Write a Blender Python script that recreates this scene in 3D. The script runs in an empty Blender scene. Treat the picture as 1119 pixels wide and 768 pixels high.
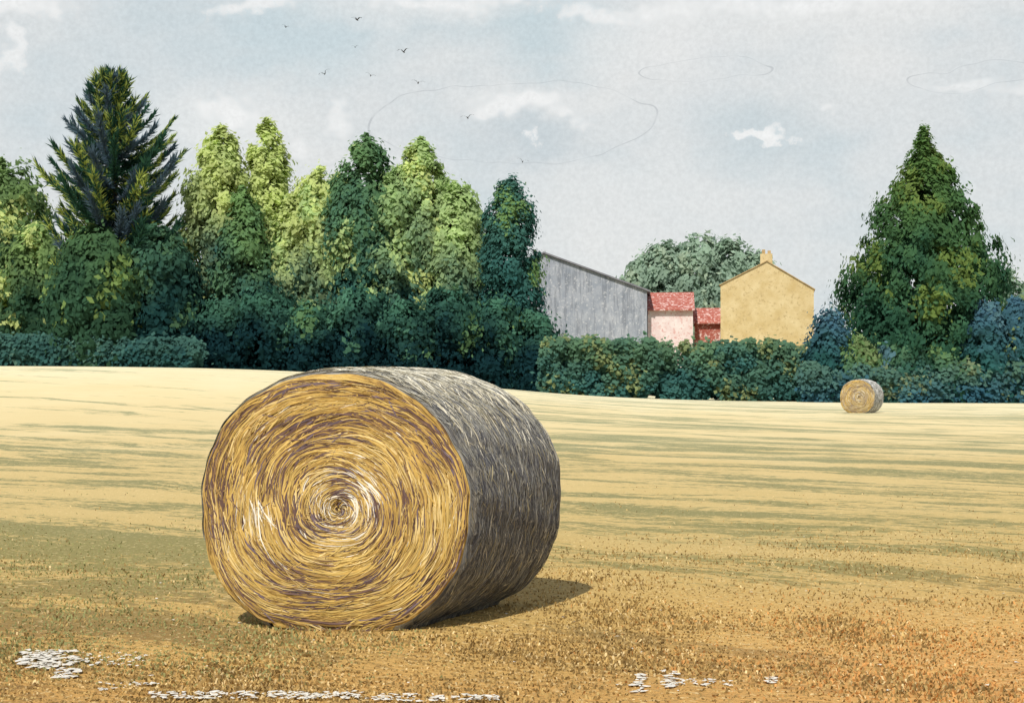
import bpy, math
import numpy as np
from mathutils import Vector

F=1400.0; CX=559.5; HY=417.0; CH=1.39
scene=bpy.context.scene
COL=scene.collection
rng=np.random.default_rng(7)

# ------------------------------------------------------------ helpers
def gx(x):
    return .24+2.0/(1+np.exp((x+3.0)/5.0))
def ss(t):
    t=np.clip(t,0,1); return t*t*(3-2*t)
def gh(x,y):
    return ss((y-12)/58.0)*gx(x)
def wx(px,d): return (px-CX)/F*d
def wz(py,d): return CH+(HY-py)/F*d

def link(o,parent=None):
    COL.objects.link(o)
    if parent is not None: o.parent=parent
    return o
def empty(name,loc,label,cat,group=None):
    e=bpy.data.objects.new(name,None); e.location=loc; e.empty_display_size=.3
    e["label"]=label; e["category"]=cat
    if group: e["group"]=group
    return link(e)
def meshobj(name,V,Fc,mats,parent=None,col=None,vec=None,mi=None,smooth=False):
    V=np.asarray(V,dtype=np.float32)
    me=bpy.data.meshes.new(name)
    if isinstance(Fc,np.ndarray):
        n,k=Fc.shape
        me.vertices.add(len(V)); me.vertices.foreach_set("co",V.ravel())
        me.loops.add(n*k); me.loops.foreach_set("vertex_index",Fc.ravel().astype(np.int32))
        me.polygons.add(n); me.polygons.foreach_set("loop_start",np.arange(0,n*k,k,dtype=np.int32))
        me.polygons.foreach_set("loop_total",np.full(n,k,dtype=np.int32))
        me.update(calc_edges=True)
    else:
        me.from_pydata([tuple(map(float,v)) for v in V],[],Fc); me.update()
    for m in mats: me.materials.append(m)
    if mi is not None: me.polygons.foreach_set("material_index",np.asarray(mi,dtype=np.int32))
    if smooth: me.polygons.foreach_set("use_smooth",np.ones(len(me.polygons),dtype=bool))
    if col is not None:
        a=me.attributes.new("col",'FLOAT_COLOR','POINT')
        c=np.ones((len(V),4),dtype=np.float32); c[:,:3]=col; a.data.foreach_set("color",c.ravel())
    if vec is not None:
        a=me.attributes.new("swirl",'FLOAT_VECTOR','POINT'); a.data.foreach_set("vector",np.asarray(vec,dtype=np.float32).ravel())
    o=bpy.data.objects.new(name,me)
    return link(o,parent)

class NT:
    def __init__(s,nt): s.nt=nt; s.n=nt.nodes; s.l=nt.links
    def node(s,t,**k):
        n=s.n.new(t)
        for a,b in k.items(): setattr(n,a,b)
        return n
    def put(s,sock,v):
        if hasattr(v,'is_output'): s.l.new(v,sock)
        elif v is not None: sock.default_value=v
    def math(s,op,a,b=None,c=None,clamp=False):
        n=s.node('ShaderNodeMath',operation=op,use_clamp=clamp)
        s.put(n.inputs[0],a)
        if b is not None: s.put(n.inputs[1],b)
        if c is not None: s.put(n.inputs[2],c)
        return n.outputs[0]
    def vmath(s,op,a,b=None,out=0):
        n=s.node('ShaderNodeVectorMath',operation=op)
        s.put(n.inputs[0],a)
        if b is not None: s.put(n.inputs[1],b)
        return n.outputs[out]
    def noise(s,vec,scale=5,detail=3,rough=.5,dist=0,out=0):
        n=s.node('ShaderNodeTexNoise'); s.put(n.inputs['Vector'],vec)
        n.inputs['Scale'].default_value=scale; n.inputs['Detail'].default_value=detail
        n.inputs['Roughness'].default_value=rough; n.inputs['Distortion'].default_value=dist
        return n.outputs[out]
    def mr(s,v,a,b,c=0,d=1,smooth=True):
        n=s.node('ShaderNodeMapRange'); n.interpolation_type='SMOOTHSTEP' if smooth else 'LINEAR'
        s.put(n.inputs[0],v)
        for i,q in enumerate((a,b,c,d)): s.put(n.inputs[i+1],q)
        return n.outputs[0]
    def mix(s,f,a,b,bt='MIX'):
        n=s.node('ShaderNodeMix',data_type='RGBA',blend_type=bt)
        s.put(n.inputs[0],f)
        for i,q in ((6,a),(7,b)):
            if isinstance(q,tuple) and len(q)==3: q=(*q,1)
            s.put(n.inputs[i],q)
        return n.outputs[2]
    def ramp(s,f,stops):
        n=s.node('ShaderNodeValToRGB'); s.put(n.inputs[0],f)
        e=n.color_ramp.elements
        while len(e)<len(stops): e.new(.5)
        for i,(p,c) in enumerate(stops):
            e[i].position=p; e[i].color=(*c,1)
        return n.outputs[0]
    def comb(s,x,y,z):
        n=s.node('ShaderNodeCombineXYZ'); s.put(n.inputs[0],x); s.put(n.inputs[1],y); s.put(n.inputs[2],z); return n.outputs[0]
    def sep(s,v):
        n=s.node('ShaderNodeSeparateXYZ'); s.put(n.inputs[0],v); return n.outputs

def newmat(name,rough=.9):
    m=bpy.data.materials.new(name); m.use_nodes=True
    t=NT(m.node_tree); b=m.node_tree.nodes['Principled BSDF']
    b.inputs['Roughness'].default_value=rough
    b.inputs['Specular IOR Level'].default_value=.15
    return m,t,b
def bump(t,b,h,strength=.5,dist=.02):
    n=t.node('ShaderNodeBump'); n.inputs['Strength'].default_value=strength; n.inputs['Distance'].default_value=dist
    t.put(n.inputs['Height'],h); t.l.new(n.outputs[0],b.inputs['Normal'])

def attr_mat(name,noise_scale=1.5,amt=.35,rough=.9,transl=0):
    m,t,b=newmat(name,rough)
    a=t.node('ShaderNodeAttribute',attribute_name='col')
    c=a.outputs['Color']
    if amt:
        g=t.node('ShaderNodeNewGeometry').outputs['Position']
        n=t.noise(g,noise_scale,2,.6)
        f=t.mr(n,.3,.7,1-amt,1+amt,False)
        c=t.vmath('SCALE',a.outputs['Color'])
        t.l.new(f,c.node.inputs['Scale'])
    t.l.new(c,b.inputs['Base Color'])
    if transl:
        d=t.node('ShaderNodeBsdfDiffuse'); tr=t.node('ShaderNodeBsdfTranslucent'); mx=t.node('ShaderNodeMixShader')
        t.l.new(c,d.inputs[0]); t.l.new(c,tr.inputs[0]); mx.inputs[0].default_value=transl
        t.l.new(d.outputs[0],mx.inputs[1]); t.l.new(tr.outputs[0],mx.inputs[2])
        t.l.new(mx.outputs[0],t.n['Material Output'].inputs[0])
    return m
M_LEAF=attr_mat("foliage",.8,.2,transl=.5)
M_STRAW=attr_mat("straw_strands",12,.1,.75)
M_STUB=attr_mat("stubble_straw",3,.2,.85,transl=.25)
m,t,b=newmat("bark")
g=t.node('ShaderNodeNewGeometry').outputs['Position']
nn=t.noise(t.vmath('MULTIPLY',g,(6,6,1.2)),1,4,.6)
t.l.new(t.ramp(nn,[(.3,(.03,.022,.015)),(.7,(.10,.08,.06))]),b.inputs['Base Color']); bump(t,b,nn,.8,.05)
M_BARK=m

# ------------------------------------------------------------ ground
m,t,b=newmat("stubble_field")
P=t.node('ShaderNodeNewGeometry').outputs['Position']
x,y,z=t.sep(P)
along=t.math('ADD',t.math('MULTIPLY',x,.85),t.math('MULTIPLY',y,-.52))
cross=t.math('ADD',t.math('MULTIPLY',x,.50),t.math('MULTIPLY',y,.865))
warp=t.math('MULTIPLY',t.math('SUBTRACT',t.noise(P,.12,2),.5),3.5)
cross=t.math('ADD',cross,warp)
n0=t.noise(t.comb(t.math('MULTIPLY',along,.04),t.math('MULTIPLY',cross,.26),11),1,5,.75)
n1=t.noise(t.comb(t.math('MULTIPLY',along,.14),t.math('MULTIPLY',cross,.9),0),1,4,.7)
n2=t.noise(t.comb(t.math('MULTIPLY',along,.8),t.math('MULTIPLY',cross,3.2),3),1,4,.75)
n3=t.noise(t.comb(t.math('MULTIPLY',along,6),t.math('MULTIPLY',cross,13),7),1,3,.75)
n4=t.noise(P,38,3,.7)
nb=t.noise(P,.35,3,.6)
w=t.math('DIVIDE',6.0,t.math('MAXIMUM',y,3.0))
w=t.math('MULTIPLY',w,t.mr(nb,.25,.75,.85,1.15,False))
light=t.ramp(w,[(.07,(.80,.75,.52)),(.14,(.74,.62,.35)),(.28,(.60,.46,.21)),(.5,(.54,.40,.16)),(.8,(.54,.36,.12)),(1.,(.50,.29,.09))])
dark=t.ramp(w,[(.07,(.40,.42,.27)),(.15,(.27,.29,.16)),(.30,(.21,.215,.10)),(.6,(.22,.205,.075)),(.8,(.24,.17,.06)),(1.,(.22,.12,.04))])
far=t.mr(y,16,34)
sn=t.math('ADD',t.math('MULTIPLY',n1,.45),t.math('ADD',t.math('MULTIPLY',n2,.27),t.math('MULTIPLY',n3,.28)))
sf=t.math('ADD',t.math('MULTIPLY',n0,.40),t.math('ADD',t.math('MULTIPLY',n1,.33),t.math('MULTIPLY',n2,.27)))
s=t.math('ADD',t.math('MULTIPLY',sf,far),t.math('MULTIPLY',sn,t.math('SUBTRACT',1.0,far)))
gl=t.math('MULTIPLY',t.mr(x,-.2,-1.6),t.math('MULTIPLY',t.mr(y,5.9,7.0),t.mr(y,14,9)))
gm=t.math('MULTIPLY',t.mr(y,8.5,12),t.mr(y,34,20))
gf=t.math('MULTIPLY',t.mr(x,-6,1),t.mr(y,20,26))
thr=t.math('ADD',.445,t.math('ADD',t.math('MULTIPLY',gl,.075),t.math('ADD',t.math('MULTIPLY',gm,.036),t.math('MULTIPLY',gf,.03))))
f=t.mr(t.math('SUBTRACT',s,thr),.03,-.024)
f=t.math('MULTIPLY',f,.86)
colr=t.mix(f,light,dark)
og=t.math('MULTIPLY',t.mr(x,.3,2.2),t.mr(y,9.2,6.0))
colr=t.mix(t.math('MULTIPLY',og,.55),colr,(.70,.38,.13))
sp=t.mr(n4,.50,.64)
spz=t.math('MULTIPLY',sp,t.mr(y,16,8,0,.5))
colr=t.mix(spz,colr,(.22,.15,.06))
sp2=t.mr(t.noise(P,22,2,.6),.58,.68)
colr=t.mix(t.math('MULTIPLY',sp2,.5),colr,(.78,.62,.32))
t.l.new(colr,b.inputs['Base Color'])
bump(t,b,t.math('ADD',n4,n3),.6,.035)
M_GROUND=m
ys=np.concatenate([np.linspace(-60,4,14),np.linspace(4.3,20,90),np.geomspace(20.4,120,90),np.geomspace(126,2500,20)])
q=np.linspace(-1,1,141); xs=np.sign(q)*(np.sinh(np.abs(q)*6)/np.sinh(6))*1500
X,Y=np.meshgrid(xs,ys)
Z=gh(X,Y)+.012*np.sin(X*3.1+Y*2)*np.sin(Y*2.7-X)*np.exp(-((Y-8)/10)**2)
nx,ny=len(xs),len(ys)
V=np.stack([X,Y,Z],-1).reshape(-1,3)
i=(np.arange(ny-1)[:,None]*nx+np.arange(nx-1)[None,:]).ravel()
Fq=np.stack([i,i+1,i+nx+1,i+nx],-1)
o=meshobj("field",V,Fq,[M_GROUND],smooth=True); o["kind"]="structure"

def stubble():
    N=120000
    w_=rng.uniform(1/17.,1/5.0,N); yy=1/w_
    xx=rng.uniform(-.47,.47,N)*yy
    cr=xx*.30+yy*.95; al=xx*.72-yy*.69
    sp=.085
    cr=np.round(cr/sp)*sp+rng.normal(0,.016,N)+.03*np.sin(al*1.7)
    det=.30*-.69-.95*.72
    xx=(-.69*cr-.95*al)/det; yy=(.30*al-.72*cr)/det
    keep=(yy>4.6)
    pn=np.sin(xx*1.3+1)*np.sin(yy*.9+xx*.4)+np.sin(xx*.5-yy*1.7)
    keep&=(rng.random(N)<np.clip(.65+.35*pn,.15,1)*np.clip((13-yy)/5.5,.06,1))
    xx,yy=xx[keep],yy[keep]; N=len(xx)
    zz=gh(xx,yy)
    h=rng.uniform(.004,.016,N); wd=rng.uniform(.0025,.007,N)
    an=rng.uniform(-.9,.9,N); dx=np.cos(an)*wd; dy=np.sin(an)*wd
    lx=rng.normal(0,.010,N); ly=rng.normal(0,.010,N)
    V=np.empty((N,4,3))
    V[:,0]=np.stack([xx-dx,yy-dy,zz-.01],-1); V[:,1]=np.stack([xx+dx,yy+dy,zz-.01],-1)
    V[:,2]=np.stack([xx+dx*.8+lx,yy+dy*.8+ly,zz+h],-1); V[:,3]=np.stack([xx-dx*.8+lx,yy-dy*.8+ly,zz+h],-1)
    pal=np.array([(.27,.18,.07),(.56,.40,.16),(.72,.56,.29),(.40,.27,.10),(.31,.31,.13),(.60,.32,.11)])
    gr=np.clip((-xx-.2)/1.5,0,1)*np.clip((yy-5.8),0,1)
    rr=np.clip((xx-.3)/1.8,0,1)*np.clip((9.5-yy)/3,0,1)
    idx=rng.choice(4,N,p=[.42,.24,.10,.24]); idx=np.where(rng.random(N)<gr*.65,4,idx); idx=np.where(rng.random(N)<rr*.35,5,idx)
    c=pal[idx]*rng.uniform(.85,1.15,(N,1))
    c=np.repeat(c,4,0)
    o=meshobj("stubble",V.reshape(-1,3),np.arange(N*4).reshape(N,4),[M_STUB],col=c); o["kind"]="stuff"
    o["label"]="short cut straw stubble standing in rows on the field"
stubble()
def paper_flakes():  # pale flakes laid where bare unpainted paper shows
    spots=[]
    def scatter(p0,p1,q0,q1,n,sz=1):
        for k in range(n):
            px=rng.uniform(p0,p1); py=rng.uniform(q0,q1)
            d=CH*F/(py-HY); spots.append((wx(px,d),d,rng.uniform(.004,.017)*sz))
    scatter(22,60,712,732,130,1.2); scatter(60,85,712,742,85,1.2); scatter(90,160,714,730,60,.7)
    scatter(100,180,748,756,30,.7); scatter(165,400,758,766,200,.9); scatter(400,545,761,768,100,.9)
    scatter(692,706,738,758,26,1.1); scatter(724,740,735,753,26,1.2); scatter(740,800,744,752,28,.8); scatter(836,848,742,748,12,.9)
    scatter(0,1119,560,768,50,.6)
    V=[];Fc=[]
    for (a,b_,r) in spots:
        n=7; s0=len(V); z0=float(gh(a,b_))+.010+rng.uniform(0,.006)
        an=rng.uniform(-.8,.8)
        for k in range(n):
            th=2*math.pi*k/n; rr=r*rng.uniform(.25,1.4)
            lx,ly=rr*1.5*math.cos(th),rr*1.1*math.sin(th)
            V.append((a+lx*math.cos(an)-ly*math.sin(an),b_+lx*math.sin(an)+ly*math.cos(an),z0+rng.uniform(-.002,.003)))
        V.append((a,b_,z0+.003))
        for k in range(n): Fc.append((s0+k,s0+(k+1)%n,s0+n))
    m,t,b=newmat("bare_paper_flakes"); P=t.node('ShaderNodeNewGeometry').outputs['Position']
    t.l.new(t.ramp(t.noise(P,30,2),[(.3,(.56,.52,.43)),(.7,(.66,.64,.59))]),b.inputs['Base Color'])
    o=meshobj("bare_paper_flakes",V,Fc,[m]); o["kind"]="stuff"; o["label"]="scattered pale flakes standing in for bare unpainted paper"
paper_flakes()

# ------------------------------------------------------------ bales
def swirl_mat(name,stops,bs=.6):
    m,t,b=newmat(name,.85)
    a=t.node('ShaderNodeAttribute',attribute_name='swirl').outputs['Vector']
    P=t.node('ShaderNodeNewGeometry').outputs['Position']
    n=t.noise(a,1,4,.65,.3); n2=t.noise(P,9,3,.6)
    v=t.math('ADD',t.math('MULTIPLY',n,.75),t.math('MULTIPLY',n2,.25))
    t.l.new(t.ramp(v,stops),b.inputs['Base Color']); bump(t,b,n,bs,.02)
    return m
M_FACE=swirl_mat("straw_swirl",[(.38,(.15,.09,.05)),(.45,(.38,.24,.07)),(.54,(.56,.38,.11)),(.68,(.70,.55,.27))],.9)
M_SIDE=swirl_mat("shaded_straw",[(.34,(.08,.08,.085)),(.46,(.17,.17,.165)),(.56,(.30,.29,.25)),(.70,(.50,.48,.41))])  # side straw greyed so the flank's shade sits in its colour

def bale(C,axis,yaw,sc,label,nface,nside,gz,seed,pale=0.,spale=0.):
    r_=np.random.default_rng(seed)
    ex=np.array([math.cos(yaw),-math.sin(yaw)]); ax=np.array(axis,float)*sc
    A=.795*sc; B=.757*sc
    top=empty("hay_bale",(C[0],C[1],gz),label,"hay bale","round hay bales in the field")
    nrm=np.array([-ex[1],ex[0]])
    def rimf(th,s):
        th=np.asarray(th)
        return 1+.008*np.sin(3*th+.7)+.006*np.sin(5*th+2+3*s)+.004*np.sin(11*th+5*s)+.003*np.sin(23*th+9*s)
    def pt(r,th,s,off=0.):
        rr=r*rimf(th,s)
        e=np.minimum(s,1-s); rr=rr*(1-.035*np.exp(-e/.035))
        rr=rr*(1+.010*np.sin(math.pi*s))
        c_,s_=np.cos(th),np.sin(th)
        n_=2.5
        k=np.where(s_<0,(np.abs(c_)**n_+np.abs(s_)**n_+1e-9)**(-1/n_),1.)
        lx=(A*rr*k+off)*c_; lz=B+(B*rr*k+off)*s_
        low=lz<.07*sc
        lz=np.where(low,.04*sc+(lz-.04*sc)*.35,lz)-.045*sc
        X=ex[0]*lx+ax[0]*s; Y=ex[1]*lx+ax[1]*s
        return np.stack([X,Y,lz],-1)
    NT_,NS=288,30
    th=np.linspace(0,2*math.pi,NT_,endpoint=False)-math.pi/2
    sv=np.concatenate([[0,.008,.02,.04],np.linspace(.07,.93,NS),[.96,.98,.992,1]])
    TH,SV=np.meshgrid(th,sv)
    dis=.003*sc*np.sin(SV*90+2*np.sin(TH*3))+.004*sc*r_.normal(0,1,SV.shape)*(SV>.03)*(SV<.97)
    V=pt(np.ones_like(TH),TH,SV,dis)
    n=len(sv)
    k=(np.arange(n-1)[:,None]*NT_+np.arange(NT_)[None,:]); k2=(np.arange(n-1)[:,None]*NT_+(np.arange(NT_)+1)[None,:]%NT_)
    Fq=np.stack([k,k2,k2+NT_,k+NT_],-1).reshape(-1,4)
    sw=np.stack([SV*44,np.cos(TH)*3.2,np.sin(TH)*3.2],-1)
    side_parts=[(V.reshape(-1,3),Fq,sw.reshape(-1,3),np.zeros((V.size//3,3))+.2,0)]
    cox,coz=.055,-.03
    def face_off(R): return .07*sc*(1-R**2.2)-.035*sc*np.exp(-(R/.08)**2)
    def fpt(R,T,s):
        P0=pt(R,T,s); wgt=(1-R)**1.2
        P0[...,0]+=ex[0]*cox*sc*wgt; P0[...,1]+=ex[1]*cox*sc*wgt; P0[...,2]+=coz*sc*wgt
        return P0
    def endcap(s,sign):
        rr=np.concatenate([[0.],np.linspace(.03,1,46)])
        R,T=np.meshgrid(rr,th,indexing='ij')
        V=fpt(R,T,np.full_like(R,s))
        bl=face_off(R)+.005*sc*np.sin(R*50+2.5*np.sin(T)+T)+.006*sc*r_.normal(0,1,R.shape)*(R<.97)
        bl=np.where(R>.985,0,bl)
        V[...,0]+=-sign*nrm[0]*bl; V[...,1]+=-sign*nrm[1]*bl
        m_=len(rr)
        k=(np.arange(m_-1)[:,None]*NT_+np.arange(NT_)[None,:]); k2=(np.arange(m_-1)[:,None]*NT_+(np.arange(NT_)+1)[None,:]%NT_)
        Fq=np.stack([k,k+NT_,k2+NT_,k2],-1).reshape(-1,4)
        sw=np.stack([R*18+1.4*np.sin(T*2)+1.0*np.sin(T*3+1),R*np.cos(T)*3.4,R*np.sin(T)*3.4],-1)
        return V.reshape(-1,3),Fq,sw.reshape(-1,3),np.zeros((V.size//3,3))+.3,0
    def ribbons(fn,n):
        SEG=9; Vs=[];Fs=[];Cs=[]
        for i in range(n):
            Pts,W,c=fn(SEG)
            w_=W*np.sin(np.linspace(.15,math.pi-.15,SEG+1))[:,None]
            side,P0=Pts
            a=P0-side*w_; b_=P0+side*w_
            s0=i*(SEG+1)*2
            Vs.append(np.stack([a,b_],1).reshape(-1,3))
            j=np.arange(SEG)*2+s0
            Fs.append(np.stack([j,j+1,j+3,j+2],-1)); Cs.append(np.repeat(c[None],(SEG+1)*2,0))
        V=np.concatenate(Vs); return V,np.concatenate(Fs),np.zeros_like(V),np.concatenate(Cs),1
    pal=np.array([(.55,.37,.105),(.70,.54,.24),(.14,.085,.07),(.37,.235,.075),(.84,.80,.68),(.60,.43,.14),(.16,.12,.14)])
    pal=pal*(1-pale)+np.array([.62,.58,.48])*pale
    def angd(a,b): return ((a-b+math.pi)%(2*math.pi))-math.pi
    def face_strand(SEG):
        r0=r_.random()**.60*.97+.015
        L=r_.uniform(.06,.26) if r_.random()<.75 else r_.uniform(.28,.55)
        t0=r_.uniform(0,2*math.pi); dth=min(L/(r0*.75),1.8)
        tt=t0+np.linspace(0,dth,SEG+1)
        loose=r_.random()<.5
        dr=r_.normal(-.02,.06 if loose else .022)
        wob=.022*np.sin(2*tt+9*r0)+.015*np.sin(3*tt-14*r0+1)
        rr=r0+np.linspace(0,1,SEG+1)*dr+wob*min(1,r0*2)+(.004 if loose else .001)*np.sin(np.linspace(0,3,SEG+1)+r_.uniform(0,6))
        rr=np.clip(rr,.01,.985)
        P0=fpt(rr,tt,np.zeros(SEG+1))
        off=face_off(rr)+sc*r_.uniform(.006,.012)+.004*sc*np.sin(np.linspace(0,math.pi,SEG+1))
        P0[:,0]-=nrm[0]*off; P0[:,1]-=nrm[1]*off
        side=np.stack([ex[0]*np.cos(tt),ex[1]*np.cos(tt),np.sin(tt)],-1)
        tl=r_.normal(0,.25); side=side+tl*np.array([-nrm[0],-nrm[1],0])
        tm=t0+dth/2
        cl=math.sin(11*r0+2*tm+.5)+math.sin(3*tm-7*r0+2)+.8*math.sin(5*tm+17*r0)
        # darker strands curve over the upper left part of the roll
        cl-=1.5*math.exp(-(angd(tm,2.1)/.9)**2)*math.exp(-((r0-.66)/.16)**2)
        p=np.array([.33,.12,.09,.20,.008,.22,.035])
        if cl<-.5: p=np.array([.17,.04,.32,.26,.003,.08,.13])
        if cl>1.0: p=np.array([.34,.26,.03,.12,.02,.23,.01])
        if r0<.34: p=p*np.array([.7,2.0,1.2,.7,7,.9,2.8])
        if r0>.90: p=np.array([.18,.04,.31,.27,.005,.09,.10])
        hl=math.exp(-((r0-.30)/.08)**2)*math.exp(-(angd(tm,.5)/.4)**2)+math.exp(-((r0-.62)/.06)**2)*math.exp(-(angd(tm,3.3)/.18)**2)+.4*math.exp(-((r0-.12)/.06)**2)  # white strands clustered here paint highlights into the straw
        idx=4 if r_.random()<hl*.5 else r_.choice(7,p=p/p.sum())
        wd=(r_.uniform(.0010,.0026) if r_.random()<.6 else r_.uniform(.0028,.0058))*sc
        if r0<.15: wd*=.7
        if sc<1: wd*=1.8
        return (side,P0),wd,pal[idx]*r_.uniform(.88,1.1)
    pals=np.array([(.22,.225,.215),(.36,.355,.31),(.08,.082,.095),(.135,.14,.155),(.80,.76,.62),(.36,.32,.20),(.62,.57,.42)])
    pals=pals*(1-spale)+np.array([.88,.87,.85])*spale  # far bale's side whitened, its top highlight put into the colour
    def side_strand(SEG):
        s0=r_.uniform(.01,.99); t0=r_.uniform(-math.pi*.45,math.pi*1.05)
        L=r_.uniform(.03,.18); dth=L/.75
        tt=t0+np.linspace(0,dth,SEG+1)
        sl=np.clip(s0+np.linspace(0,1,SEG+1)*r_.normal(.0,.035),.003,.997)
        off=sc*r_.uniform(.003,.007)+.002*sc*np.sin(np.linspace(0,math.pi,SEG+1))
        P0=pt(np.ones(SEG+1),tt,sl,off)
        a3=np.array([ax[0],ax[1],0.]); a3/=np.linalg.norm(a3)
        side=np.repeat(a3[None],SEG+1,0)+r_.normal(0,.2)*np.stack([ex[0]*np.cos(tt),ex[1]*np.cos(tt),np.sin(tt)],-1)
        up=math.sin(t0+dth/2)+r_.normal(0,.06)  # strands cream on top, dark lower down: light and shade put into colour
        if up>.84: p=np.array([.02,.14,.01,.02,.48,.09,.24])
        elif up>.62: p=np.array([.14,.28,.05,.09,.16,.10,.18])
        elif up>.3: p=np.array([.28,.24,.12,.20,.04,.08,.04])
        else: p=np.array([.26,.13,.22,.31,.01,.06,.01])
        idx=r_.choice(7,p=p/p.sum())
        return (side,P0),r_.uniform(.0011,.0032)*sc*(2 if sc<1 else 1)*(1.35 if up>.62 else 1),pals[idx]*r_.uniform(.85,1.12)
    def build(name,parts,mats,lab=None):
        V=[];Fs=[];S=[];C_=[];MI=[];o0=0
        for (v,f,s_,c,mi) in parts:
            V.append(v);Fs.append(f+o0);S.append(s_);C_.append(c);MI.append(np.full(len(f),mi)); o0+=len(v)
        o=meshobj(name,np.concatenate(V),np.concatenate(Fs),mats,top,np.concatenate(C_),np.concatenate(S),np.concatenate(MI),smooth=True)
        if lab: o["label"]=lab
        return o
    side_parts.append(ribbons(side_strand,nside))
    build("rolled_side",side_parts,[M_SIDE,M_STRAW],"grey straw wrapped around the roll, shaded flank and lit top in its colours")
    build("spiral_end",[endcap(0,1),ribbons(face_strand,nface)],[M_FACE,M_STRAW],"golden straw wound in a spiral")
    build("spiral_end",[endcap(1,-1)],[M_FACE],None)
    return top
bale((-1.005,7.2),(.54,.90),math.radians(7),1.0,"large round golden hay bale lying on stubble",7500,15000,0.0,3)
bd=48.0
bale((wx(937,bd),bd),(.62,.85),math.radians(-4),.86,"small pale round hay bale near the hedge",1000,2400,float(gh(wx(940,bd),bd)),5,.3,.85)

# ------------------------------------------------------------ foliage
LIME=(.60,.69,.28); LIME2=(.46,.60,.27); GRN=(.20,.34,.13); DARK=(.045,.11,.065); TEAL=(.040,.14,.135); BLUE=(.08,.18,.25)
def leaf_mesh(name,parent,C,size,col,out,elong=1.5,rg=rng,vert=0.):
    N=len(C)
    d=rg.normal(size=(N,3))*.4; d+=out*1.4; d/=np.linalg.norm(d,axis=1)[:,None]+1e-9
    u=rg.normal(size=(N,3)); u[:,2]+=vert; u-=d*(u*d).sum(1)[:,None]; u/=np.linalg.norm(u,axis=1)[:,None]+1e-9
    v=np.cross(d,u)
    s=size[:,None]
    V=np.empty((N,4,3))
    V[:,0]=C-u*s*elong*.5; V[:,1]=C+v*s*.5-u*s*.05; V[:,2]=C+u*s*elong*.5; V[:,3]=C-v*s*.5+u*s*.1
    V[:,0]+=d*s*.1; V[:,2]+=d*s*.1
    return meshobj(name,V.reshape(-1,3),np.arange(N*4).reshape(N,4),[M_LEAF],parent,col=np.repeat(col,4,0))
def tube(pts,rad,n=8):
    V=[];Fc=[]
    for k,(p,r) in enumerate(zip(pts,rad)):
        for j in range(n):
            a=2*math.pi*j/n; V.append((p[0]+r*math.cos(a),p[1]+r*math.sin(a),p[2]))
        if k:
            for j in range(n):
                a0=(k-1)*n+j; a1=(k-1)*n+(j+1)%n
                Fc.append((a0,a1,a1+n,a0+n))
    return V,Fc
def trunk(parent,H,r,rg,limbs=5,spread=.2):
    V,Fc=tube([(0.03*math.sin(k),.03*math.cos(k*2),-.3+H*.9*k/7) for k in range(8)],[r*(1-.115*k)*(1.35 if k==0 else 1) for k in range(8)])
    for l in range(limbs):
        z0=H*rg.uniform(.25,.7); a=rg.uniform(0,6.28); L=H*spread*rg.uniform(.6,1.1)
        pts=[(math.cos(a)*L*q,math.sin(a)*L*q,z0+L*.9*q**1.3) for q in (0,.35,.7,1)]
        v,f=tube(pts,[r*.45,r*.32,r*.2,r*.06],6); o0=len(V); V+=v; Fc+=[tuple(i+o0 for i in q) for q in f]
    return meshobj("trunk",V,Fc,[M_BARK],parent,smooth=True)
def mixc(a,b,f):
    a=np.asarray(a);b=np.asarray(b); f=np.asarray(f)[...,None]; return a*(1-f)+b*f
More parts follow.
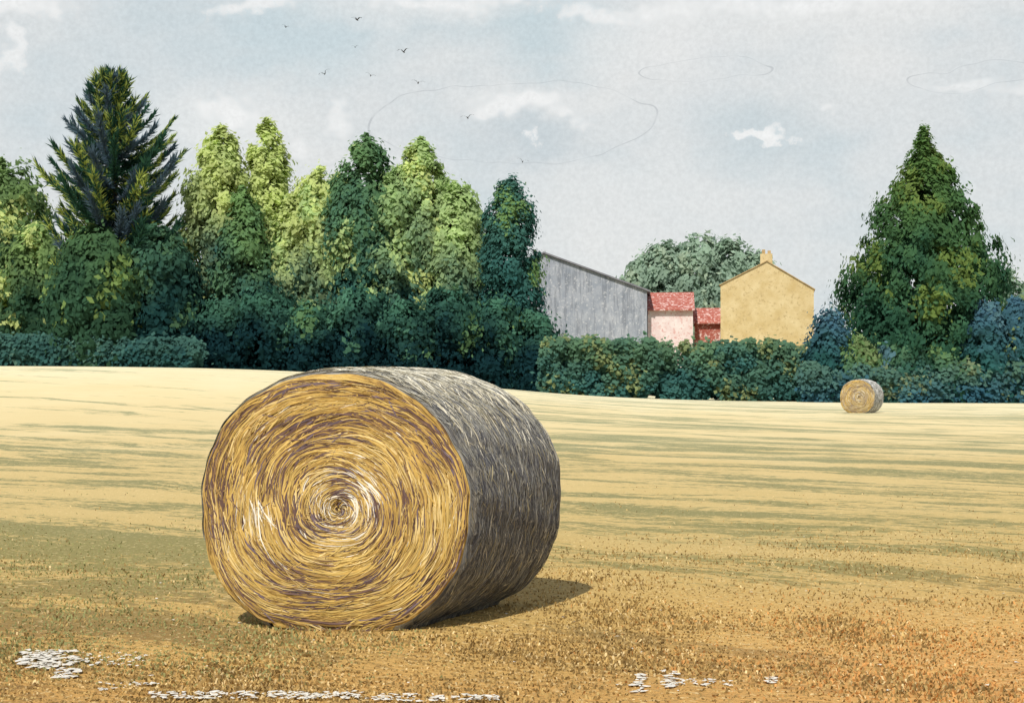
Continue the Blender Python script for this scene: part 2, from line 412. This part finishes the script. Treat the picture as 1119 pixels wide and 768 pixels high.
def crown(parent,H,prof,z0,ncl,csize,lpc,lsz,top,low,seed,light=None,vert=.6,flat=1.0,name="crown",elong=1.6,bias=0.,stray=.12):
    rg=np.random.default_rng(seed)
    pt_,pr=np.array(prof).T
    T=rg.random(ncl*8); R=np.interp(T,pt_,pr); acc=rg.random(ncl*8)<(R/pr.max())*.75+.25; T=T[acc][:ncl]; R=R[acc][:ncl]; n=len(T)
    A=rg.uniform(0,2*math.pi,n); q=rg.random(n)**.4
    cs=csize*rg.uniform(.5,1.2,n)*(.35+.65*np.clip(R/pr.max(),0,1))
    rr=np.maximum(R*q-cs*.25,0)
    C=np.stack([rr*np.cos(A),rr*np.sin(A)*flat,z0+T*(H-z0)-cs*.5],-1)
    ph=rg.uniform(0,6.28,3)
    C0=C
    C=np.repeat(C,lpc,0); cs_=np.repeat(cs,lpc)
    cn=np.repeat(rg.normal(0,.07,n),lpc)
    N=len(C)
    d=rg.normal(size=(N,3)); d/=np.linalg.norm(d,axis=1)[:,None]
    rad=rg.random(N)**.5
    st=rg.random(N)<stray; rad[st]=rg.uniform(.9,1.6,st.sum())
    Pp=C+d*(rad*cs_)[:,None]*np.array([1,1,1.45])
    # colour drifts softly through the crown rather than leaf by leaf
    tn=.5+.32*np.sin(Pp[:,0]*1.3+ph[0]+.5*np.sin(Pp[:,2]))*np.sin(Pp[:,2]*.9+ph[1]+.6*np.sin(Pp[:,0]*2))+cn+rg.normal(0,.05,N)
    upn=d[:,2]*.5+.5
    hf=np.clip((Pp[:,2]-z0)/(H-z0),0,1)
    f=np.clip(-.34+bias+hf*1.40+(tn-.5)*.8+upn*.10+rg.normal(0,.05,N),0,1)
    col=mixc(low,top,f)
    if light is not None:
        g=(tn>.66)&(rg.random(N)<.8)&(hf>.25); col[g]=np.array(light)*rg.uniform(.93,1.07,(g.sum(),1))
    col*=rg.uniform(.93,1.07,(N,1))
    sz=lsz*rg.uniform(.6,1.5,N); sz[st]*=.7
    Pp[:,2]=np.maximum(Pp[:,2],.02)
    ctr=Pp.copy(); ctr[:,2]*=.1; ctr/=np.linalg.norm(ctr,axis=1)[:,None]+1e-6; outv=d*.2+ctr*.9
    return leaf_mesh(name,parent,Pp,sz,col,outv,elong,rg,vert)

OV=[(0,.75),(.15,.95),(.4,1),(.65,.85),(.85,.55),(1,.15)]
def tree(px,py,wpx,d,top,low,label,seed,prof=OV,z0f=.04,ncl=200,cs=.8,lpc=105,lsz=.22,light=None,vert=1.1,cat="tree",name="tree",grp=None,elong=1.8,bias=0.,stray=.15):
    X0=wx(px,d); g=float(gh(X0,d)); H=wz(py,d)-g
    e=empty(name,(X0,d,g),label,cat,grp)
    hw=wpx/2/F*d
    pr=[(a,b*hw) for a,b in prof]
    trunk(e,H*.8,max(.12,H*.018),np.random.default_rng(seed),6,.12)
    crown(e,H,pr,H*z0f,ncl,cs,lpc,lsz,top,low,seed,light,vert,elong=elong,bias=bias,stray=stray)
    return e
G1="row of trees along the field edge"
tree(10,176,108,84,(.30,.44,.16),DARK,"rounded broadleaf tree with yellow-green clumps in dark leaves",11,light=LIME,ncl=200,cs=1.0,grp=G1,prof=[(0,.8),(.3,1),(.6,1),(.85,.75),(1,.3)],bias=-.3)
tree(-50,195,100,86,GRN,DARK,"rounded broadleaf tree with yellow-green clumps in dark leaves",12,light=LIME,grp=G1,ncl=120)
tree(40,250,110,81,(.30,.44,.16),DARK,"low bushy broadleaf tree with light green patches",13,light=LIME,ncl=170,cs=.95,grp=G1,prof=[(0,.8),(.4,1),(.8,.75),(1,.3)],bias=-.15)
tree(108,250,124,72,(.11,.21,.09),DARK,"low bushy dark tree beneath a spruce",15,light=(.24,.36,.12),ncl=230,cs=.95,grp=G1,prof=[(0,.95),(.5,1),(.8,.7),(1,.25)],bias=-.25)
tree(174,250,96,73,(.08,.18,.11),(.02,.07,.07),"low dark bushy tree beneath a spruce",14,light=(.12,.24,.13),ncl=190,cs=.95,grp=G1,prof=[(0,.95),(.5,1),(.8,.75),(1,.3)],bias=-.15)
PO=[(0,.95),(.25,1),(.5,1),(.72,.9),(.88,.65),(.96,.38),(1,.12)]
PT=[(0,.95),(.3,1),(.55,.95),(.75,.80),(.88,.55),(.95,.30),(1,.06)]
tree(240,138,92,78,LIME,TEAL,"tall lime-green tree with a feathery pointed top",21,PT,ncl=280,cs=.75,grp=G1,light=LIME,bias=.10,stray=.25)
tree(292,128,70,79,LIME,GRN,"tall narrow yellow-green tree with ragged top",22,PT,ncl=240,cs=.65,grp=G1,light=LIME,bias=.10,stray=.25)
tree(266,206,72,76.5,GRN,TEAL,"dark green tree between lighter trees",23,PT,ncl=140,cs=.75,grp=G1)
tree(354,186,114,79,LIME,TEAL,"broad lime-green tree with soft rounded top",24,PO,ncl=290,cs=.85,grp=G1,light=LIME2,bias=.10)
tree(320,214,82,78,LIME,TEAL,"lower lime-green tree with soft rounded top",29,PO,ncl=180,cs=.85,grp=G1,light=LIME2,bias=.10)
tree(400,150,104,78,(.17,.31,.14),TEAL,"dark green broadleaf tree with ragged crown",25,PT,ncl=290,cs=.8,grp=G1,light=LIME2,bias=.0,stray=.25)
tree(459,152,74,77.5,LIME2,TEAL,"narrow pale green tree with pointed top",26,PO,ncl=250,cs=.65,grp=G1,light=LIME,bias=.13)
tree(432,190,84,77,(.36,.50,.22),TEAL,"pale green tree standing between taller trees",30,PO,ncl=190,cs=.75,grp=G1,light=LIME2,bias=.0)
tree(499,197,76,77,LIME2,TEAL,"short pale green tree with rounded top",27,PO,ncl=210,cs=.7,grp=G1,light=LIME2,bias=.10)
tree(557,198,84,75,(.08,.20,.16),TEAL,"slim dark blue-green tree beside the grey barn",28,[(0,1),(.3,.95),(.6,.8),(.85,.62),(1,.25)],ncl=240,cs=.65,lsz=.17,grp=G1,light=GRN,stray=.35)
def shrub(px,py,wpx,d,top,low,label,seed,light=None,grp="dark shrubs under the trees",ncl=80,cs=.75,lsz=.21,bias=-.1):
    X0=wx(px,d); g=float(gh(X0,d)); H=wz(py,d)-g
    e=empty("shrub",(X0,d,g),label,"bush",grp)
    hw=wpx/2/F*d
    trunk(e,H*.7,.09,np.random.default_rng(seed),4,.3)
    crown(e,H,[(0,.95*hw),(.4,hw),(.8,.8*hw),(1,.4*hw)],0.0,ncl,cs,100,lsz,top,low,seed,light,.4,bias=bias,stray=.25)
for k,(px,py,w_) in enumerate([(195,322,88),(245,332,84),(290,318,88),(340,334,88),(395,318,92),(445,332,84),(490,314,92),(540,330,80),(585,342,56)]):
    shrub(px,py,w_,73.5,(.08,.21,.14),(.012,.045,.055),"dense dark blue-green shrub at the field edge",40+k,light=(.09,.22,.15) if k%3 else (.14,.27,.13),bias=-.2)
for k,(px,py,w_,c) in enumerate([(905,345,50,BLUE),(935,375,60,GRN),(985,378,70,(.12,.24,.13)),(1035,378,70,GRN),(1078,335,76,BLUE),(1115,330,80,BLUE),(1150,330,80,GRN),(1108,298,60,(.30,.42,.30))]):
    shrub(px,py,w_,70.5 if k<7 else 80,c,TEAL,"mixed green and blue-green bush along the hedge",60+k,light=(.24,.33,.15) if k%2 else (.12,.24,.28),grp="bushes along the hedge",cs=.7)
tree(1010,140,202,74,(.13,.24,.075),(.045,.13,.08),"broad dark green conifer with ragged outline",71,
     [(0,.95),(.18,1),(.40,.93),(.50,.85),(.60,.71),(.68,.57),(.76,.43),(.84,.28),(.91,.15),(.96,.07),(1,.02)],ncl=560,cs=.72,lpc=100,lsz=.19,light=(.19,.28,.08),name="conifer_tree",cat="conifer",elong=1.9,stray=.32)

def hedge(name,pxs,pyt,d,top,low,label,seed,light,depth=1.6,dens=34,lsz=.2):
    rg=np.random.default_rng(seed)
    x0,x1=wx(pxs[0],d),wx(pxs[1],d)
    n=int((x1-x0)*dens); X=rg.uniform(x0,x1,n); g_=gh(X,d)
    pp=np.interp((X-x0)/(x1-x0),np.linspace(0,1,len(pyt)),pyt)
    Ht=CH+(HY-pp)/F*d-g_
    T=rg.random(n); cs=rg.uniform(.3,.7,n)
    Z=g_+cs*.3+T*np.maximum(Ht-cs*1.1,.1); Yy=d+rg.uniform(-depth/2,depth/2,n)
    tone=.5+.3*np.sin(X*.9+seed)*np.sin(Z*1.5+X*.3)+rg.normal(0,.14,n); lpc=78
    C=np.repeat(np.stack([X,Yy,Z],-1),lpc,0); cs_=np.repeat(cs,lpc); tn=np.repeat(tone,lpc); TT=np.repeat(T,lpc)
    N=len(C); dd=rg.normal(size=(N,3)); dd/=np.linalg.norm(dd,axis=1)[:,None]
    rad=rg.random(N)**.45; st=rg.random(N)<.15; rad[st]*=1.5
    Pp=C+dd*(rad*cs_)[:,None]
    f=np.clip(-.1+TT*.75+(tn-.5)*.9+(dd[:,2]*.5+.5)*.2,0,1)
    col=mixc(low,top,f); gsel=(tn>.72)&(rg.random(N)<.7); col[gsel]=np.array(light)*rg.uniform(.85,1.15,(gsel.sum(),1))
    col*=rg.uniform(.92,1.08,(N,1))
    Pp[:,2]=np.maximum(Pp[:,2],gh(Pp[:,0],Pp[:,1])+.01)
    outv=dd*.3+np.array([0,-.6,.5])
    o=leaf_mesh(name,None,Pp,lsz*rg.uniform(.6,1.4,N),col,outv,1.4,rg,.2)
    o["label"]=label; o["category"]="hedge"
    return o
hedge("hedge",(596,905),[366,368,371,370,368],72,(.15,.26,.14),(.055,.16,.15),"long clipped green hedge in front of the farm buildings",81,(.26,.32,.15))
hedge("hedge",(-60,215),[365,365,368,370],70,(.09,.20,.16),(.035,.11,.11),"low blue-green hedge beneath the spruce and trees",82,(.12,.23,.18),dens=36)
hedge("hedge",(880,1190),[395,400,392,396],69.5,(.13,.24,.15),(.05,.15,.21),"rough low hedge with brambles along the field",83,(.24,.31,.18),dens=22)

def spruce(px,py,d,hw_px,label,seed):
    rg=np.random.default_rng(seed)
    X0=wx(px,d); g=float(gh(X0,d)); H=wz(py,d)-g
    e=empty("spruce_tree",(X0,d,g),label,"spruce",G1)
    lean=lambda z: -.10*np.maximum(z/H-.3,0)*H*.25
    V,Fc=tube([(float(lean(-.3+(H+.2)*k/9)),0,-.3+(H+.2)*k/9) for k in range(10)],[.24*(1-.1*k)+.01 for k in range(10)])
    meshobj("trunk",V,Fc,[M_BARK],e,smooth=True)
    R=hw_px/F*d
    Pc=[];Dr=[];Sz=[];Cc=[]
    bz=H*.25
    BV=[];BF=[]
    nb=230
    for k in range(nb):
        t=(k/nb)**1.0; z=bz+(H-bz)*t
        L=R*np.interp(t,[0,.15,.3,.5,.62,.75,.88,.96,1],[.75,.9,1.0,1.0,.84,.60,.38,.2,.08])*rg.choice([.6,.85,1.0,1.25],p=[.2,.3,.3,.2])
        a=k*2.39996+rg.uniform(-.3,.3)
        rise=rg.uniform(-.25,.0)+t*.35
        q=np.linspace(0,1,14)
        hx=L*q; hz=z+L*(rise*q-.34*q*(1-q)+.34*q**3)
        pts=np.stack([hx*math.cos(a)+lean(z),hx*math.sin(a),hz],-1)
        v,f=tube([tuple(p) for p in pts[::4]],[.045,.03,.018,.008],4); o0=len(BV); BV+=v; BF+=[tuple(i+o0 for i in qq) for qq in f]
        tone=rg.random()
        dirv=np.gradient(pts,axis=0); dirv/=np.linalg.norm(dirv,axis=1)[:,None]
        sidev=np.array([-math.sin(a),math.cos(a),0])
        nn=int(38+L*85)
        ii=rg.random(nn)**.8*13; i0=np.clip(ii.astype(int),0,12); fr=(ii-i0)[:,None]
        base=pts[i0]*(1-fr)+pts[i0+1]*fr; dv=dirv[i0]
        sg=rg.normal(0,.7,nn)[:,None]
        dr=dv*1.0+sidev*sg+np.array([0,0,1])*rg.normal(.12,.42,nn)[:,None]
        dr/=np.linalg.norm(dr,axis=1)[:,None]
        ln=rg.uniform(.3,.85,nn)*(1-.3*t)
        c=mixc((.03,.085,.07),(.055,.145,.08),rg.random(nn))
        if tone>.55:
            gsel=rg.random(nn)<.5; c[gsel]=np.array((.50,.60,.15))*rg.uniform(.6,1.1,(gsel.sum(),1))
        elif tone<.25: c=mixc(c,(.14,.19,.30),np.full(nn,.6))
        Pc.append(base);Dr.append(dr);Sz.append(ln);Cc.append(c)
    Pc=np.concatenate(Pc);Dr=np.concatenate(Dr);Sz=np.concatenate(Sz);Cc=np.concatenate(Cc)
    N=len(Pc); r=rg.normal(size=(N,3)); w_=np.cross(Dr,r); w_/=np.linalg.norm(w_,axis=1)[:,None]; wd=rg.uniform(.025,.06,N)[:,None]
    V=np.empty((N,4,3)); V[:,0]=Pc-w_*wd*.4; V[:,1]=Pc+Dr*Sz[:,None]*.45-w_*wd*.9; V[:,2]=Pc+Dr*Sz[:,None]+np.array([0,0,.05]); V[:,3]=Pc+Dr*Sz[:,None]*.45+w_*wd*.9
    meshobj("crown",V.reshape(-1,3),np.arange(N*4).reshape(N,4),[M_LEAF],e,col=np.repeat(Cc,4,0))
    meshobj("branches",BV,BF,[M_BARK],e)
spruce(128,80,74,66,"tall dark spruce with spiky upturned boughs",91)

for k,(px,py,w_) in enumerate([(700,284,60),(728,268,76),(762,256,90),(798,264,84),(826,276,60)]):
    tree(px,py,w_,125,(.35,.47,.36),(.24,.35,.29),"hazy grey-green tree behind the farm buildings",100+k,[(0,.9),(.5,1),(.75,.95),(.9,.7),(1,.3)],ncl=120,cs=1.2,lpc=100,lsz=.34,light=(.42,.52,.39),grp="hazy trees behind the farm")  # pale leaf colours carry the distance haze

# ------------------------------------------------------------ buildings
def wallmat(name,c0,c1,scale=1.5,stripe=None,speck=None,sl=.56):
    m,t,b=newmat(name,.85)
    P=t.node('ShaderNodeNewGeometry').outputs['Position']
    n=t.noise(P,scale,4,.65)
    c=t.ramp(n,[(.3,c0),(.7,c1)])
    h=n
    if stripe:
        x,y,z=t.sep(P)
        st=t.noise(t.comb(t.math('MULTIPLY',x,stripe),t.math('MULTIPLY',y,stripe),t.math('MULTIPLY',z,.5)),1,4,.7)
        c=t.mix(t.mr(st,.45,.62,0,.5),c,tuple(v*.5 for v in c0))
    if speck:
        s=t.mr(t.noise(P,5,4,.75),sl,sl+.06,0,.8); c=t.mix(s,c,speck)
    t.l.new(c,b.inputs['Base Color']); bump(t,b,h,.4,.05)
    return m
def gable(name,px0,px1,peakpx,pyp,pyeL,pyeR,d,depth,wm,rm,label,cat,basez=None,over=.25,thick=.16):
    xa,xb,xp=wx(px0,d),wx(px1,d),wx(peakpx,d)
    xc=xb if px0<560 else (xa+xb)/2
    g=float(gh(xc,d)) if basez is None else basez
    e=empty(name,(xc,d,g),label,cat); e.rotation_euler=(0,0,-math.atan2(xc,d)*1.05)
    zl,zr,zp=wz(pyeL,d)-g,wz(pyeR,d)-g,wz(pyp,d)-g
    A,B,Pk=xa-xc,xb-xc,xp-xc
    pr=[(A,-.4),(B,-.4),(B,zr),(Pk,zp),(A,zl)]
    V=[(x_,0,z_) for x_,z_ in pr]+[(x_,depth,z_) for x_,z_ in pr]
    Fc=[(0,1,2,3,4),(9,8,7,6,5)]+[(i,i+5,(i+1)%5+5,(i+1)%5) for i in (0,1,4)]
    meshobj("wall",V,Fc,[wm],e)
    def slab(p,q):
        dx,dz=q[0]-p[0],q[1]-p[1]; L=math.hypot(dx,dz); ux,uz=dx/L,dz/L
        q=(q[0]+ux*over,q[1]+uz*over); nx_,nz=-uz,ux
        if nz<0: nx_,nz=-nx_,-nz
        lo=[(p[0]+nx_*.01,p[1]+nz*.01),(q[0]+nx_*.01,q[1]+nz*.01)]; hi=[(q[0]+nx_*thick,q[1]+nz*thick),(p[0],p[1]+thick/nz)]
        pf=lo+hi
        v=[(a,-over,b_) for a,b_ in pf]+[(a,depth+over,b_) for a,b_ in pf]
        f=[(0,1,2,3),(7,6,5,4)]+[(i,i+4,(i+1)%4+4,(i+1)%4) for i in range(4)]
        return v,f
    V=[];Fc=[]
    for q in ((A,zl),(B,zr)):
        v,f=slab((Pk,zp),q); o0=len(V); V+=v; Fc+=[tuple(i+o0 for i in ff) for ff in f]
    r=meshobj("roof",V,Fc,[rm],e)
    return e,r,(A,B,Pk,zl,zr,zp)
def box(name,x0,x1,y0,y1,z0,z1,mat,parent):
    V=[(x0,y0,z0),(x1,y0,z0),(x1,y1,z0),(x0,y1,z0),(x0,y0,z1),(x1,y0,z1),(x1,y1,z1),(x0,y1,z1)]
    Fc=[(0,3,2,1),(4,5,6,7),(0,1,5,4),(1,2,6,5),(2,3,7,6),(3,0,4,7)]
    return meshobj(name,V,Fc,[mat],parent)
M_GREY=wallmat("grey_cladding",(.25,.28,.33),(.40,.42,.46),1.2,4.0,(.52,.53,.55),.57)
M_SLATE=wallmat("dark_roof_sheet",(.14,.14,.16),(.25,.25,.27),2)
M_YEL=wallmat("yellow_sandstone",(.52,.39,.18),(.66,.54,.31),1.0,None,(.42,.31,.15),.56)
M_YROOF=wallmat("brown_roof_edge",(.34,.23,.11),(.50,.37,.19),2)
M_PINK=wallmat("pink_plaster",(.66,.50,.48),(.78,.72,.69),1.3,None,(.60,.32,.29),.55)
M_RED=wallmat("red_tiles",(.32,.08,.06),(.44,.17,.13),2.5,None,(.76,.62,.58),.54)
D=90.0
gable("barn",470,707,594,276,336,318,D,16,M_GREY,M_SLATE,"large grey metal-clad barn with a sloping roof","barn",over=.2,thick=.12)
e,r,(A,B,Pk,zl,zr,zp)=gable("cottage",788,888,838,286,311,317,D-2,9,M_YEL,M_YROOF,"yellow sandstone gabled house with a chimney","house",over=.08,thick=.07)
ch=box("chimney",Pk-.45,Pk+.37,.3,1.1,zp-.30,zp+.58,M_YEL,r)
box("chimney_pot",Pk-.34,Pk-.12,.6,.8,zp+.58,zp+.90,M_YROOF,ch)
box("chimney_pot",Pk+.04,Pk+.26,.6,.8,zp+.58,zp+.82,M_YROOF,ch)
def leanto(name,px0,px1,pyr,pye,d,depth,label,wm):
    xa,xb=wx(px0,d),wx(px1,d); xc=(xa+xb)/2; g=float(gh(xc,d)); e=empty(name,(xc,d,g),label,"outbuilding"); e.rotation_euler=(0,0,-math.atan2(xc,d))
    A,B=xa-xc,xb-xc; ze=wz(pye,d)-g; zr_=wz(pyr,d+depth/2)-g
    V=[(A,0,-.4),(B,0,-.4),(B,0,ze),(A,0,ze),(A,depth,-.4),(B,depth,-.4),(B,depth,ze),(A,depth,ze),(A,depth/2,zr_),(B,depth/2,zr_)]
    meshobj("wall",V,[(0,1,2,3),(5,4,7,6),(1,5,6,9,2),(4,0,3,8,7)],[wm],e)
    V=[];Fc=[]
    th=.10
    for y0,y1 in ((-.3,depth/2),(depth+.3,depth/2)):
        zz=ze-.3*(zr_-ze)/(depth/2)
        o0=len(V)
        for xx in (A-.12,B+.12): V+=[(xx,y0,zz+.02),(xx,y1,zr_+.02),(xx,y1,zr_+th),(xx,y0,zz+th)]
        Fc+=[tuple(i+o0 for i in q) for q in ((0,1,2,3),(7,6,5,4),(0,4,5,1),(1,5,6,2),(2,6,7,3),(3,7,4,0))]
    meshobj("roof",V,Fc,[M_RED],e)
leanto("outbuilding",708,757,321,338,D+1,6,"pink plastered outbuilding with red tiled roof",M_PINK)
leanto("outbuilding",759,787,338,352,D+3,4,"small low red-roofed shed beside a yellow house",M_RED)

# ------------------------------------------------------------ birds
m,t,b=newmat("dark_feathers"); P=t.node('ShaderNodeNewGeometry').outputs['Position']
t.l.new(t.ramp(t.noise(P,20,2),[(.3,(.03,.03,.035)),(.7,(.09,.09,.10))]),b.inputs['Base Color']); M_BIRD=m
def bird(px,py,s,rot,seed):
    d=60.; rg=np.random.default_rng(seed); s*=1.5
    V=[];Fc=[]
    ks=[(-.5,.01),(-.35,.035),(-.1,.065),(.15,.06),(.3,.04),(.36,.045),(.43,.03),(.5,.004)]
    for x_,r in ks:
        for j in range(6):
            a=j*math.pi/3; V.append((x_*.6,r*math.cos(a),r*math.sin(a)))
    for k in range(len(ks)-1):
        for j in range(6): Fc.append((k*6+j,k*6+(j+1)%6,(k+1)*6+(j+1)%6,(k+1)*6+j))
    for sg in (-1,1):
        o0=len(V); up=rg.uniform(.25,.4)
        for (yy,zz,xf,xb) in ((.03,.03,.12,-.12),(.25,up*.9,.16,-.08),(.48,up,.08,-.10),(.72,up*.62,-.12,-.17)):
            V+=[(xf,sg*yy,zz),(xb,sg*yy,zz-.05)]
        for k in range(3): Fc.append((o0+2*k,o0+2*k+1,o0+2*k+3,o0+2*k+2))
    o0=len(V); V+=[(-.25,-.02,0),(-.25,.02,0),(-.42,.07,0),(-.42,-.07,0)]; Fc.append((o0,o0+1,o0+2,o0+3))
    o=meshobj("bird",V,Fc,[M_BIRD]); o.location=(wx(px,d),d,wz(py,d)); o.scale=(s,s,s); o.rotation_euler=(rot,0.1,math.radians(rg.uniform(60,110)))
    o["label"]="small dark bird flying in the pale sky"; o["category"]="bird"; o["group"]="flock of birds"
for k,(px,py,s,r) in enumerate([(390,22,.28,.2),(441,57,.30,-.1),(457,91,.30,.1),(405,83,.24,.3),(355,81,.28,-.5),(388,52,.16,0),(511,129,.30,-.1),(571,177,.26,.2),(312,30,.18,.3)]):
    bird(px,py,s,r,k)

# ------------------------------------------------------------ sun + world
S=Vector((-.22,-.58,.78)).normalized()
sd=bpy.data.lights.new("sun",'SUN'); sd.energy=4.3; sd.angle=math.radians(.6); sd.color=(1,.95,.87)
so=bpy.data.objects.new("sun",sd); so.rotation_euler=S.to_track_quat('Z','Y').to_euler(); link(so)
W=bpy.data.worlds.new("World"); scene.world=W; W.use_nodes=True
t=NT(W.node_tree); bg=W.node_tree.nodes['Background']
sky=t.node('ShaderNodeTexSky'); sky.sky_type='NISHITA'; sky.sun_disc=False
sky.sun_elevation=math.asin(S.z); sky.sun_rotation=math.atan2(S.x,S.y)
dv=t.node('ShaderNodeTexCoord').outputs['Generated']
skyc=sky.outputs[0]
an=t.vmath('MULTIPLY',dv,(1,1,1.8))
w1=t.noise(an,5,4,.6); wv=t.noise(an,14,3,.65,0,1)
rag=t.mr(t.noise(dv,75,4,.75),.3,.7,-1,1,False)
base=t.ramp(w1,[(.34,(.63,.70,.725)),(.50,(.725,.755,.76)),(.66,(.79,.80,.79))])
grain=t.mr(t.noise(dv,300,2,.6),.3,.7,.95,1.05,False)
warpv=t.vmath('MULTIPLY',t.vmath('SUBTRACT',wv,(.5,.5,.5)),(.06,.06,.06))
dw=t.vmath('ADD',dv,warpv)
dw2=t.vmath('ADD',dv,t.vmath('MULTIPLY',t.vmath('SUBTRACT',t.noise(dv,16,2,.6,0,1),(.5,.5,.5)),(.035,.035,.022)))
def rad(px,py,rx,rz,src):
    u=(px-CX)/F; v=(HY-py)/F; c=Vector((u,1,v)).normalized()
    q=t.vmath('SUBTRACT',src,tuple(c))
    q=t.vmath('MULTIPLY',q,(F/rx,F/rx*.6,F/rz))
    return t.vmath('LENGTH',q,out=1)
c=base
for (px,py,rx,rz,a,colr) in [(578,152,95,36,.6,(.53,.61,.65)),(830,150,75,60,.6,(.57,.65,.68)),(600,35,130,60,.65,(.53,.655,.70)),(320,45,140,55,.55,(.53,.665,.715)),
                             (140,60,130,70,.25,(.62,.70,.73)),(720,40,110,60,.7,(.82,.825,.815)),(240,140,110,60,.7,(.83,.845,.835)),(1000,110,140,50,.3,(.65,.70,.72)),(700,220,180,70,.7,(.80,.81,.80)),(930,10,240,40,.7,(.82,.825,.81)),(450,5,160,30,.7,(.80,.82,.815)),(570,112,85,28,.5,(.82,.83,.82))]:
    c=t.mix(t.mr(rad(px,py,rx,rz,dw),1.15,.1,0,a),c,colr)
clouds=[(585,110,50,15,.8,.95),(545,122,36,18,.8,.9),(626,124,26,14,.8,.9),(578,146,9,18,.5,.9),(842,157,36,9,.5,.95),(862,150,18,8,.6,.85),(258,118,40,20,.7,.9),(370,130,17,22,.8,.75),(326,165,14,20,.8,.6),(1060,92,60,11,.9,.6),(6,60,14,30,.6,.8),(270,2,60,12,.8,.85),(655,14,65,16,.9,.8),(0,5,90,16,.7,.85),(905,132,10,6,.6,.7),(480,0,140,12,.9,.8),(880,0,260,18,.9,.8)]
for (px,py,rx,rz,soft,a) in clouds:
    r=t.math('ADD',rad(px,py,rx,rz,dw),t.math('MULTIPLY',rag,.5))
    c=t.mix(t.mr(r,1.0,1.0-soft,0,a),c,(.90,.905,.895))
for (px,py,rx,rz,wd_) in [(560,135,155,40,.012),(772,80,66,12,.025),(1060,86,62,12,.025)]:
    r=t.math('ABSOLUTE',t.math('SUBTRACT',rad(px,py,rx,rz,dw2),1.0))
    ln=t.math('MULTIPLY',t.mr(r,wd_,wd_*.3),t.mr(rag,-.6,.3,.1,.42))
    c=t.mix(ln,c,(.36,.38,.40))
c=t.mix(1.0,c,t.comb(grain,grain,grain),'MULTIPLY')
c10=t.vmath('MULTIPLY',c,(10,10,10))
# unseen upper sky is cleared of cloud to cut ambient and deepen shadows
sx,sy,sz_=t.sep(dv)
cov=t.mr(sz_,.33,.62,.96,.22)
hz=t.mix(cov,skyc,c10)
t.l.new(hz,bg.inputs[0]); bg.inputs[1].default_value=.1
W.cycles.sampling_method='MANUAL'; W.cycles.sample_map_resolution=256

# ------------------------------------------------------------ camera
cd=bpy.data.cameras.new("camera"); cd.sensor_width=36; cd.lens=36*F/1119; cd.shift_y=33/1119; cd.clip_end=6000; cd.clip_start=.05
co=bpy.data.objects.new("camera",cd); co.location=(0,0,CH); co.rotation_euler=(math.pi/2,0,0); link(co); scene.camera=co
scene.view_settings.view_transform='Standard'; scene.view_settings.look='None'; scene.view_settings.exposure=0
